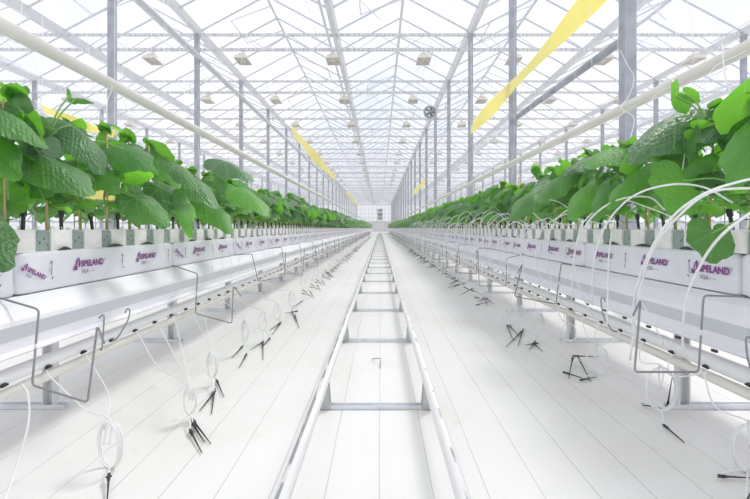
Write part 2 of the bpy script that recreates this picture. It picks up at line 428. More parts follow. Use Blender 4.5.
def long_tube(name, label, cat, x, z, r, y0, y1, mt, n=12, wob=0.0, parent=None, flat=None):
    pts = []; y = y0
    while y < y1:
        pts.append((R.uniform(-wob, wob), y, R.uniform(-wob, wob))); y += 1.0 if wob else 10
    pts.append((0, y1, 0))
    o = link(name, MB().tube(pts, r, n, flat=flat).mesh(name, mt, True), parent, (x, 0, z))
    if label: tag(o, label, cat)
    return o
# folded screens and service pipes under the roof
tag(link('brace_tube', MB().tube([(0, -1.56, -.03), (0, 1.56, .05)], .037, 12).box(-.05, .05, -1.575, -1.55, -.1, .06).box(-.05, .05, 1.55, 1.575, -.03, .13).mesh('brace_tube', 'post'), None, (2.03, 5.29, H+1.60)), 'thick grey brace tube joining the two nearest right posts', 'brace')
long_tube('screen_bundle', 'thick grey folded screen bundle running under the roof beside the left posts', 'screen', -4.02, H+3.80, .06, 0, 60, 'bar', wob=.01)
long_tube('service_pipe', 'slim white pipe along the roof just left of the centre path', 'pipe', -1.12, H+4.15, .028, 0, 60, 'bar_light')
long_tube('service_pipe', 'slim white pipe along the roof just right of the centre path', 'pipe', 0.42, H+4.12, .02, 0, 60, 'bar_light')
for s, x in ((-1, -1.2), (1, 1.2), (-1, -3.6), (1, 3.6), (-1, -2.55), (1, 3.2)):
    pass
# overhead crop wires
for x in (-1.30, -1.06, 1.10, 1.32):
    where = {-1.30: 'outermost over the left plant row', -1.06: 'innermost over the left plant row', 1.10: 'innermost over the right plant row', 1.32: 'outermost over the right plant row'}[x]
    long_tube('crop_wire', 'thin taut steel crop wire ' + where, 'wire', x, 4.650, .004, 0, 60, 'bar', n=4)

# ------------------------------------------------------------------ assimilation lamps
def lamp_meshes():
    bal = MB().box(-.07, .07, -.12, .12, .06, .12).mesh('ballast', 'lamp')
    rf = MB(); a, c, b, d = .11, .19, .145, .235
    v = [(-a, -c, .06), (a, -c, .06), (a, c, .06), (-a, c, .06), (-b, -d, -.03), (b, -d, -.03), (b, d, -.03), (-b, d, -.03)]
    rf.add(v, [(0, 1, 5, 4), (1, 2, 6, 5), (2, 3, 7, 6), (3, 0, 4, 7), (0, 3, 2, 1)])
    for k in range(5): rf.box(-b, b, -d+.02+k*.105, -d+.035+k*.105, -.03, -.01)
    rfm = rf.mesh('reflector', 'lamp')
    bulb = MB().tube([(0, -.12, .0), (0, .12, .0)], .02, 8).mesh('bulb', 'lamp_in', True)
    hk = MB().tube([(0, 0, .12), (0, 0, .2)], .008, 5).box(-.05, .05, -.015, .015, .19, .21).mesh('hanger', 'bar')
    return bal, rfm, bulb, hk
lm = lamp_meshes()
for i, y in enumerate(TY[3:14]):
    for k in range(-5, 5):
        x = 0.97+2.02*k
        if abs(x) > 9.3: continue
        if i < 2:
            where = 'the lane %s of the centre path' % 'left' if x < -.5 else 'the right of the centre path'
            n = (abs(k)-1) if k < 0 else k
            lab = 'cream grow lamp under the %s truss, %s from the centre on the %s' % (ORD[i], ORD[n] if n else 'first', 'left' if k < 0 else 'right')
        else: lab = 'small pale grow lamp hanging under a distant truss'
        t = thing('grow_lamp', lab, 'lamp', (x, y, BZ-.24), 'grow lamps hung under the roof trusses')
        for nn, me in zip(('ballast', 'reflector', 'bulb', 'hanger'), lm): link(nn, me, t)

# circulation fan
fx = thing('circulation_fan', 'round dark grey circulation fan hanging near the roof centre', 'fan', ((430-VX)*12.6/F, 12.6, H+116*12.6/F))
ring = []
for k in range(25):
    q = 2*PI*k/24; ring.append((math.cos(q)*.15, 0, math.sin(q)*.15))
link('housing', MB().tube(ring, .035, 8, caps=False).mesh('housing', 'door_grey', True), fx)
b = MB()
for k in range(5):
    q = 2*PI*k/5; c, s = math.cos(q), math.sin(q)
    pts = [(c*.03-s*.02, -.02, s*.03+c*.02), (c*.13-s*.05, -.03, s*.13+c*.05), (c*.13+s*.04, .03, s*.13-c*.04), (c*.03+s*.02, .02, s*.03-c*.02)]
    b.add(pts, [(0, 1, 2, 3)])
link('blades', b.mesh('blades', 'dark_grey'), fx)
link('motor', MB().tube([(0, -.06, 0), (0, .08, 0)], .04, 10).mesh('motor', 'dark_grey', True), fx)
g = MB()
for k in range(8):
    q = 2*PI*k/8; g.tube([(math.cos(q)*.14, -.045, math.sin(q)*.14), (0, -.07, 0)], .003, 4)
link('grille', g.mesh('grille', 'galv'), fx)
link('hanger_rod', MB().tube([(-.06, 0, .15), (0, 0, .4), (.06, 0, .15)], .006, 4).tube([(0, 0, .4), (0, 0, BZ-(H+116*12.6/F))], .005, 4).mesh('hanger_rod', 'galv'), fx)

# ------------------------------------------------------------------ yellow sticky ribbons
def ribbon(x, T, y0, y1, hgt, label, sag=0.03):
    o = thing('sticky_ribbon', label, 'sticky trap', (x, y0, H+T))
    n = 24; m = MB(); vs = []; fs = []
    L_ = y1-y0
    for i in range(n+1):
        t = i/n; dz = -4*sag*t*(1-t); tw = 0.04*math.sin(t*9+1)
        vs += [(tw, t*L_, dz-hgt/2), (-tw, t*L_, dz+hgt/2)]
    for i in range(n): fs.append((2*i, 2*i+1, 2*i+3, 2*i+2))
    m.add(vs, fs)
    link('ribbon', m.mesh('ribbon', 'yellow', True), o)
    link('end_tie', MB().tube([(0, -.1, hgt*.5), (0, 0, 0), (0, -.1, -hgt*.5)], .004, 4).tube([(0, L_+.1, hgt*.5), (0, L_, 0), (0, L_+.1, -hgt*.5)], .004, 4).tube([(0, 0, 0), (0, 0, BZ-H-T-.03)], .0025, 4).tube([(0, L_, 0), (0, L_, BZ-H-T-.03)], .0025, 4).mesh('end_tie', 'twine'), o)
ribbon(1.95, 2.12, 3.5, 9.6, .235, 'long yellow sticky ribbon stretched between posts over the right row')
ribbon(-1.97, 2.19, 10.09, 19.69, .30, 'yellow sticky ribbon high over the left row, nearest of the left ones')
ribbon(1.95, 2.05, 19.69, 26.09, .28, 'small distant yellow sticky ribbon over the right row')
ribbon(-1.97, 2.1, 26.09, 38.89, .28, 'small distant yellow sticky ribbon over the left row')
ribbon(-3.30, .43, 3.69, 6.89, .12, 'yellow sticky ribbon glimpsed low behind the left plants')
ribbon(-3.30, 1.17, 4.4, 5.6, .10, 'short yellow sticky ribbon behind the top of the left plants')
ribbon(3.2, .50, 6.89, 10.09, .12, 'yellow sticky ribbon glimpsed low behind the right plants')

# ------------------------------------------------------------------ rail track
trk = thing('pipe_rail_track', 'white tubular rail track with crossbars running down the centre path', 'rail track', (0, 0, 0))
for nm, x, mt in (('rail', -.205, 'rail_worn'), ('rail', .175, 'rail_dashed')):
    link('rail', MB().tube([(0, y, 0) for y in range(-1, 60, 5)] + [(0, 59.5, 0)], .0165, 14).mesh('rail', mt, True), trk, (x, 0, .115))
cb = MB().box(-.215, .185, -.016, .016, 0.0, .005).box(-.215, .185, -.016, -.013, .005, .014).box(-.215, .185, .013, .016, .005, .014).mesh('crossbar', 'galv')
def leg_mesh(sx):
    m = MB(); w0, w1 = .020, .013
    for (ya, yb) in ((-.022, -.018), (.018, .022)):
        m.add([(-w0, ya, .012), (w0, ya, .012), (w1, ya, .104), (-w1, ya, .104), (-w0, yb, .012), (w0, yb, .012), (w1, yb, .104), (-w1, yb, .104)],
              [(0, 1, 2, 3), (7, 6, 5, 4), (0, 4, 5, 1), (1, 5, 6, 2), (2, 6, 7, 3), (3, 7, 4, 0)])
    m.box(-.003, .003, -.02, .02, .012, .1)
    m.box(-.022, .022, -.024, .024, .005, .012)
    return m.mesh('leg', 'rail_leg')
lgm = leg_mesh(1)
far = MB()
for i in range(-1, 58):
    y = 1.71+i
    if y < 49:
        c = link('crossbar', cb, trk, (0, y, 0.001))
        link('leg', lgm, c, (-.208, 0, 0)); link('leg', lgm, c, (.178, 0, 0))
    else:
        far.box(-.215, .185, y-.016, y+.016, 0.001, .014).box(-.22, -.19, y-.02, y+.02, .0, .1).box(.165, .19, y-.02, y+.02, 0, .1)
fo = link('crossbar', far.mesh('crossbar', 'galv'), trk); fo['kind'] = 'stuff'
# arched stub of wire lying between the rails
hk = MB().tube(bez([PF(372, 359, .004), PF(376, 358.5, .02), PF(380, 358.5, .022), PF(380.5, 362, .012), PF(380, 368, .004)]), .0022, 6)
tag(link('wire_hook', hk.mesh('wire_hook', 'steel_wire', True)), 'small bent grey wire lying on the cloth between the rails', 'wire')

# ------------------------------------------------------------------ growing gutters
def gutter_prof(cx):
    h = [(.14, .481), (.20, .424), (.202, .414), (.182, .368), (.182, .34), (.195, .330), (.190, .324)]
    r = [(cx+a, z) for a, z in h]; l = [(cx-a, z) for a, z in h][::-1]
    return l, r
CX = 1.20
def make_gutter(cx, label):
    root = thing('growing_gutter', label, 'gutter', (cx, 0, 0))
    seg = {'top': [(.14, .482), (.168, .463), (.20, .427), (.202, .414)], 'mid': [(.202, .414), (.180, .368)], 'low': [(.180, .368), (.182, .34), (.197, .330), (.188, .323)]}
    def sweep(prof, name, mt, closed=False):
        m = MB(); vs = []; n = len(prof); ys = [-1, 60]
        for y in ys: vs += [(x, y, z) for x, z in prof]
        m.add(vs, [(k, k+1, n+k+1, n+k) for k in range(n-1)])
        return link(name, m.mesh(name, mt), root)
    t = seg['top']; sweep([(-a, z) for a, z in t][::-1] + [(a, z) for a, z in t], 'trough', 'gutter_white')
    for sg in (-1, 1): sweep([(sg*a, z) for a, z in seg['mid']], 'recessed_band', 'gutter_shaded')
    l = seg['low']; sweep([(a, z) for a, z in l] + [(-a, z) for a, z in l][::-1], 'underside', 'gutter_white')
    sup = MB()
    return root
for cx, lab in ((-CX+XC, 'long white growing gutter carrying the left plant row'), (CX+XC, 'long white growing gutter carrying the right plant row'),
                (-3.6, 'white growing gutter hidden behind the left plant row'), (3.6, 'white growing gutter hidden behind the right plant row')):
    g = make_gutter(cx, lab)
    sg = 1 if cx > 0 else -1
    if True:
        # C-section support posts with a flat foot bar
        a = MB().box(-.021, .021, .012, .016, 0.0, .318).box(-.021, -.017, -.016, .012, 0.0, .318).box(.017, .021, -.016, .012, 0.0, .318).mesh('support_post', 'galv_dark')
        fb = MB().box(-.06, .32, -.016, .016, 0.001, .006).box(-.06, .32, -.016, -.012, .006, .018).box(-.06, .32, .012, .016, .006, .018).mesh('foot_bar', 'galv')
        for i in range(-1, 57):
            s_ = link('support_post', a, g, (-.045, 1.71+i, 0)); f_ = link('foot_bar', fb, g, (-.045, 1.71+i, 0), (0, 0, 0 if sg > 0 else PI))
for s in (-1, 1):
    sd = SIDE[s]
    long_tube('supply_duct', 'white film supply duct under the %s gutter with black drippers along it' % sd, 'duct', s*1.055+XC, .263, .021 if s < 0 else .025, -1, 60, 'film_tube', n=14, wob=.0025)
    long_tube('heating_pipe', 'cream heating pipe low under the %s gutter' % sd, 'pipe', s*1.055+XC, .212, .016, -1, 60, 'pipe_cream')
long_tube('heating_pipe', 'thick cream pipe hanging along and above the left plant row', 'pipe', -1.20, H+.642, .025, 0, 60, 'pipe_cream', n=16)
long_tube('heating_pipe', 'thick cream pipe hanging along and above the right plant row', 'pipe', 1.30, H+.637, .027, 0, 60, 'pipe_cream', n=16)

# ------------------------------------------------------------------ slabs with printing
def text_mesh(body, size, bold=0.0):
    cu = bpy.data.curves.new('t', 'FONT'); cu.body = body; cu.size = size; cu.offset = bold; cu.extrude = 0.0
    cu.resolution_u = 3
    o = bpy.data.objects.new('t', cu); col.objects.link(o)
    dg = bpy.context.evaluated_depsgraph_get(); dg.update()
    me = o.evaluated_get(dg).to_mesh()
    vs = [v.co.copy() for v in me.vertices]; fs = [tuple(p.vertices) for p in me.polygons]
    bpy.data.objects.remove(o); bpy.data.curves.remove(cu)
    return vs, fs
T1 = text_mesh('SPELAND', .031, .0012); T2 = text_mesh('VGA', .019, .0004); T3 = text_mesh('Grow Slab', .007); TR = text_mesh('®', .012)
def wid(t): return max(v.x for v in t[0])
def place_print(m, s, yc, zc, xf, sc=1.0, rot=0.0, which='all'):
    W = .038+wid(T1)
    def q(a, b):      # a along the reading direction, b up
        a, b = a-W/2, b
        a, b = (a*math.cos(rot)-b*math.sin(rot))*sc, (a*math.sin(rot)+b*math.cos(rot))*sc
        return (xf, (a if s < 0 else -a)+yc, zc+b)
    def put(t, dx, dz, mt):
        vs, fs = t; mt.add([q(v.x+dx, v.y+dz) for v in vs], fs)
    put(T1, .038, 0, m[0])
    put(TR, .038+wid(T1)+.002, .014, m[0])
    put(T2, .040, -.024, m[1]); put(T3, .040+wid(T2)+.006, -.021, m[1])
    # emblem: stepped square with a leaf-shaped flame
    m[0].add([q(0, -.010), q(.020, -.010), q(.017, .004), q(.002, .006)], [(0, 1, 2, 3)])
    m[0].add([q(.010, .010), q(.030, -.002), q(.034, .020), q(.026, .036), q(.016, .024)], [(0, 1, 2, 3, 4)])
    m[2].add([q(.016, .006), q(.022, .004), q(.025, .026), q(.020, .020)], [(0, 1, 2, 3)])
def slab_mesh(seed):
    r = random.Random(seed); m = MB(); ys = [0.0, .012, .03, .055, .1, .2, .35, .5, .65, .8, .9, .945, .97, .988, 1.0]
    n = 28; vs = []; fs = []
    w, h = .10, .064
    for i, y in enumerate(ys):
        e = min(y, 1-y); k = 1-math.exp(-e/.010)
        sw = .88+.12*k; sh = .86+.14*k
        for j in range(n):
            q = 2*PI*j/n; c, s_ = math.cos(q), math.sin(q)
            pw = .16
            x = w*sw*math.copysign(abs(c)**pw, c); z = h*sh*math.copysign(abs(s_)**pw, s_)
            wr = (r.random()-.5)*(.016*math.exp(-e/.05)+.0015)
            vs.append((x*(1+wr*4), y*.996+.002+(r.random()-.5)*.004*(e > .001), z*(1+wr*3)+h-(1-sh)*h*.5))
    for i in range(len(ys)-1):
        for j in range(n): fs.append((i*n+j, i*n+(j+1) % n, (i+1)*n+(j+1) % n, (i+1)*n+j))
    fs.append(tuple(range(n))[::-1]); fs.append(tuple((len(ys)-1)*n+k for k in range(n)))
    return m.add(vs, fs).mesh('slab_film', 'slab_film', True)
SM = [slab_mesh(k) for k in range(4)]
SLX = 1.155          # slab centre, face at 1.055
PRN = {}
for s in (-1, 1):
    a, b, c = MB(), MB(), MB()
    xf = -s*.1035
    for yc in ((.32, .72) if s < 0 else (.40, .79)): place_print((a, b, c), s, yc, .064, xf)
    place_print((a, b, c), s, .055 if s < 0 else .108, .060, xf, .62 if s < 0 else 1.0, -.45 if s < 0 else 0)
    for yc in ((.13, .53, .93) if s < 0 else (.20, .595)):
        a.tube([(xf, yc, .05), (xf, yc+.003, .09)], .0008, 4); a.tube([(xf, yc-.012, .066), (xf, yc+.008, .068)], .0006, 4)
        a.tube([(xf, yc+.003, .036), (xf, yc+.008, .044)], .0011, 4); a.tube([(xf, yc-.002, .088), (xf, yc+.002, .094)], .0018, 4)
    PRN[s] = (a.mesh('printed_logo', 'purple'), b.mesh('printed_subtitle', 'purple_grey'), c.mesh('logo_highlight', 'slab_film'))
r_ = random.Random(3)
edge_m = []
for k in range(3):
    m = MB(); y = r_.uniform(.1, .2)
    for q in range(3):
        L_ = r_.uniform(.06, .13); n = 6
        for sx in (-1, 1):
            vs = []; 
            for i in range(n+1):
                t = i/n; vs += [(sx*.096, y+t*L_, .1265), (sx*.0985, y+t*L_, .1275+.011*math.sin(PI*t))]
            m.add(vs, [(2*i, 2*i+1, 2*i+3, 2*i+2) for i in range(n)])
        y += r_.uniform(.2, .3)
    edge_m.append(m.mesh('cut_film_edge', 'film_edge'))
NSLAB = 59
for s in (-1, 1):
    for k in range(-1, NSLAB-1):
        y = 1.32+k
        j = k+1
        lab = ('%s white wrapped grow slab on the %s gutter with purple print' % (ORD[j], SIDE[s])) if j < 10 else 'distant white wrapped grow slab far along the %s gutter' % SIDE[s]
        if j == 0: lab = 'white wrapped grow slab cut by the %s edge of the frame' % SIDE[s]
        o = thing('grow_slab', lab, 'grow slab', (s*SLX+XC, y, .483), 'wrapped grow slabs on the %s gutter' % SIDE[s])
        link('film_wrap', SM[(k+(s > 0)) % 4], o)
        if j < 22:
            p_ = link('printed_logo', PRN[s][0], o); p_['label'] = 'purple maker name and emblem'
            link('printed_subtitle', PRN[s][1], o); link('logo_highlight', PRN[s][2], o)
            link('cut_film_edge', edge_m[(k*2+s) % 3], o)

# ------------------------------------------------------------------ blocks, pegs, drippers
BX = 1.115           # block centre, face at 1.065
def block_meshes(s):
    out = []
    for q in range(3):
        r = random.Random(q); m = MB(); a = .05; n = 5
        m.box(-a, a, -a, a, 0.002, .071)
        # frayed fibres on the top edge
        for k in range(10):
            x = r.uniform(-a, a); y = r.uniform(-a, a)
            m.tube([(x, y, .069), (x+r.uniform(-.012, .012), y+r.uniform(-.012, .012), .077+r.random()*.006)], .0015, 4)
        out.append(m.mesh('rockwool_cube', 'rockwool'))
    sl = MB().box(-.044, .044, .0505, .1155, .002, .066).mesh('printed_sleeve', 'sleeve')
    return out, sl
bm_, sl_ = block_meshes(1)
def peg_mesh():
    return MB().box(-.004, .004, -.004, .004, -.02, .058).box(-.0062, .0062, -.0055, .0055, .042, .066).mesh('drip_peg', 'black')
pgm = peg_mesh()
def dripper_meshes(s):
    body = MB().tube([(0, -.007, 0), (0, .007, 0)], .0062, 10).mesh('emitter', 'black', True)
    spig = MB().tube([(0, .002, 0), (-s*.008, .009, .001)], .0032, 6).mesh('spigot', 'black', True)
    return body, spig
DM = {s: dripper_meshes(s) for s in (-1, 1)}
NB = 150
clipm = MB().box(-.004, .004, -.010, .010, -.004, .004).mesh('tube_clip', 'black')
for s in (-1, 1):
    sd = SIDE[s]
    for k in range(NB):
        y = 1.32-.333+.03+k/6
        blab = ('%s rockwool block from the camera on the %s row' % (ORD[k], sd)) if k < 16 else ('small rockwool block in the middle or far part of the %s row' % sd)
        o = thing('rockwool_block', blab, 'plant block', (s*BX+XC, y, .607), 'rockwool plant blocks of the %s row' % sd)
        link('rockwool_cube', bm_[k % 3], o); link('printed_sleeve', sl_, o)
        if k < 90:
            plab = ('%s black drip peg from the camera in the %s row of blocks' % (ORD[k], sd)) if k < 12 else 'small black drip peg standing in a distant block of the %s row' % sd
            tag(link('drip_peg', pgm, None, (s*(BX-.028)+XC, y+.028, .678), (R.uniform(-.12, .12), R.uniform(-.12, .12), 0)), plab, 'drip peg', 'black drip pegs in the %s row' % sd)
        dlab = ('%s black dripper from the camera on the %s supply duct' % (ORD[k], sd)) if k < 12 else 'small black dripper far along the %s supply duct' % sd
        d = thing('dripper', dlab, 'dripper', (s*(1.034 if s < 0 else 1.030)+XC, y+.06, .249), 'black drippers on the %s duct' % sd)
        link('emitter', DM[s][0], d); link('spigot', DM[s][1], d)
        if s > 0: link('tube_clip', clipm, d, (-.012, -.05, .064))
    m = MB()
    for k in range(NB, 352):
        y = 1.32-.333+.03+k/6
        m.box(s*BX+XC-.05, s*BX+XC+.05, y-.05, y+.05, .607, .68)
    tag(link('rockwool_block_row', m.mesh('rockwool_block_row', 'rockwool')), 'run of tiny far rockwool blocks at the end of the %s row' % sd, 'plant blocks', None, 'stuff')

# ------------------------------------------------------------------ leaves and plants
PROF = [(0, 1.0), (12, .93), (25, .80), (38, .78), (52, .80), (66, .74), (85, .66), (105, .66), (125, .64), (145, .56), (160, .44), (172, .24), (180, .10)]
def rad(deg):
    d = abs(((deg+180) % 360)-180)
    for i in range(len(PROF)-1):
        if PROF[i][0] <= d <= PROF[i+1][0]:
            t = (d-PROF[i][0])/(PROF[i+1][0]-PROF[i][0]); return PROF[i][1]*(1-t)+PROF[i+1][1]*t
    return .1
def leaf(m, base, d, nrm, L, W=1.0, bend=.5, cup=.35, rings=4, seg=24, rnd=None, fold=0.0):
    """d: direction base->tip, nrm: upper side, L: length from petiole to tip"""
    r = rnd or R
    d = Vector(d).normalized(); nrm = Vector(nrm); nrm = (nrm-d*nrm.dot(d)).normalized(); sd = nrm.cross(d).normalized()
    ph = r.uniform(0, 6); wv = r.uniform(.02, .05); tone4 = 4*r.randrange(4)
    def pt(a, b):
        # bend the midrib: arc of total angle `bend`
        if abs(bend) > 1e-3 and a > 0:
            q = bend*a; aa = math.sin(q)/bend; zz = -(1-math.cos(q))/bend
        else: aa, zz = a, 0
        z = zz-cup*b*b-fold*abs(b) + wv*math.sin(ph+a*9)*abs(b)*1.6
        return Vector(base)+d*(aa*L)+sd*(b*L*W)+nrm*(z*L)
    vs = [pt(0, 0)]; uv = [(tone4, 0)]; fs = []
    for k in range(1, rings+1):
        t = k/rings
        for j in range(seg):
            dg = 360*j/seg; rr = rad(dg)*t
            if k == rings and seg >= 20: rr *= 1+(.018 if j % 2 else -.015)
            a, b = rr*math.cos(math.radians(dg)), rr*math.sin(math.radians(dg))
            vs.append(pt(a, b)); uv.append((a+tone4, b))
    for j in range(seg): fs.append((0, 1+j, 1+(j+1) % seg))
    for k in range(rings-1):
        for j in range(seg):
            a = 1+k*seg+j; b = 1+k*seg+(j+1) % seg
            fs.append((a, a+seg, b+seg, b))
    m.add(vs, fs, uv)

def plant_parts(seed, hgt, hi=2, n=8, s=1, extra=None, lean=0.0, size=1.0):
    """s: side; path lies toward -s in x"""
    r = random.Random(seed)
    st = MB(); lf = MB(); yl = MB()
    rings, seg = {3: (5, 32), 2: (3, 20), 1: (2, 12), 0: (1, 8)}[hi]
    ns = 6 if hi else 3
    p = [Vector((0, 0, -.005))]
    dx, dy = lean, r.uniform(-.04, .04)
    for i in range(1, ns+1):
        t = i/ns; p.append(Vector((dx*t+r.uniform(-.008, .008), dy*t+r.uniform(-.012, .012), hgt*t)))
    st.tube(p, [(.0055-.003*i/ns) for i in range(ns+1)], 6 if hi else 4)
    ang = r.uniform(0, 6.28)
    for i in range(n):
        t = .30+.70*(i+.6)/(n-.2); t = min(t, .99)
        q = min(t*ns, ns-1e-3); k = int(q); base = p[k].lerp(p[k+1], q-k)
        ang += 2.4+r.uniform(-.5, .5)
        c, sn = math.cos(ang), math.sin(ang)
        # lean outwards over the path a little
        out = Vector((c*.9-s*.25, sn, 0)).normalized()
        sz = (.118*(1-.35*abs(t-.65)*1.3))*size*r.uniform(.75, 1.3)
        if t > .9: sz *= .6
        pl = sz*r.uniform(.45, .75)
        e = base+out*pl+Vector((0, 0, pl*r.uniform(.25, .8)))
        st.tube([base, base.lerp(e, .55)+Vector((0, 0, .012)), e], [.0028, .0024, .002], 5 if hi else 3, caps=False)
        droop = r.uniform(.0, 1.25)
        zt = e.z-sz*math.sin(droop)*1.05
        if zt < .10 and r.random() < .8: droop = math.asin(max(-.2, min(.9, (e.z-.10)/sz/1.05)))
        d = out*math.cos(droop)+Vector((0, 0, -math.sin(droop)))
        nn = out*math.sin(droop)+Vector((r.uniform(-.3, .3), r.uniform(-.3, .3), math.cos(droop)))
        leaf(yl if t > .86 else lf, e, d, nn, sz, r.uniform(.85, 1.05), r.uniform(.4, 1.1), r.uniform(.15, .6), rings, seg, r, r.uniform(0, .25))
    # growing tip
    top = p[-1]
    for k in range(4 if hi else 1):
        q = r.uniform(0, 6.28); out = Vector((math.cos(q)*.6, math.sin(q)*.6, r.uniform(.3, .9)))
        leaf(yl, top, out, Vector((-out.x*.5, -out.y*.5, 1)), r.uniform(.03, .06), .9, .4, .4, min(rings, 2), min(seg, 16), r)
    if hi >= 2:      # fine tendrils, roots and cotyledons near the block
        for k in range(4):
            q = r.uniform(0, 6.28); a = r.uniform(.02, .05)
            st.tube(bez([(0, 0, .03+k*.02), (math.cos(q)*a, math.sin(q)*a, .05+k*.03), (math.cos(q+.8)*a*1.5, math.sin(q+.8)*a*1.5, .03+r.random()*.05)], 4), .0012, 4, caps=False)
        for k in range(2):
            q = r.uniform(0, 6.28); out = Vector((math.cos(q), math.sin(q), .1))
            leaf(yl, Vector((0, 0, .04)), out, (0, 0, 1), .035, .8, .5, .2, 2, 12, r)
    if hi:
        for k in range(4):
            q = r.uniform(0, 6.28); out = Vector((math.cos(q), math.sin(q), r.uniform(-.5, .4))); z = r.uniform(.05, .15)
            b = Vector((math.cos(q)*.035, math.sin(q)*.035, z+.025))
            st.tube([(0, 0, z), b], .0016, 4, caps=False)
            leaf(yl if k % 2 else lf, b, out, (out.x*.4, out.y*.4-.3, 1), r.uniform(.045, .07), .9, .6, .3, 2, 14, r)
    if extra:
        for e in extra: extra_leaf(lf if e.get('m', 0) == 0 else yl, st, p, e, rings, seg, r)  # leaves seen from below get the brighter green, backlight put into colour
    return st.mesh('stem', 'stem', True), lf.mesh('foliage', 'leaf', True), yl.mesh('young_and_backlit_leaves', 'young_or_backlit_leaf', True)

def extra_leaf(m, st, p, e, rings, seg, r):
    b, t = Vector(e['b']), Vector(e['t'])
    L = (t-b).length*.74; b = b.lerp(t, .24)
    leaf(m, b, t-b, e['n'], L, e.get('w', .9)*(.62 if e.get('w', .9) < .88 else .78 if e.get('w', .9) < 1 else .95), e.get('bend', .5), e.get('cup', .3), rings, seg, r, e.get('fold', .1))
    k = min(len(p)-2, max(0, int(e.get('st', .6)*(len(p)-1))))
    st.tube(bez([p[k], p[k].lerp(b, .5)+Vector((0, 0, .02)), b], 4), [.003]*9, 5, caps=False)

def plant(s, k, parts, loc, rotz, label, scale=1.0):
    o = thing('cucumber_plant', label, 'plant', loc, 'young cucumber plants of the %s row' % SIDE[s], (0, 0, rotz))
    o.scale = (scale, scale, scale)
    for nn, me in zip(('stem', 'foliage', 'young_and_backlit_leaves'), parts): link(nn, me, o)
    return o

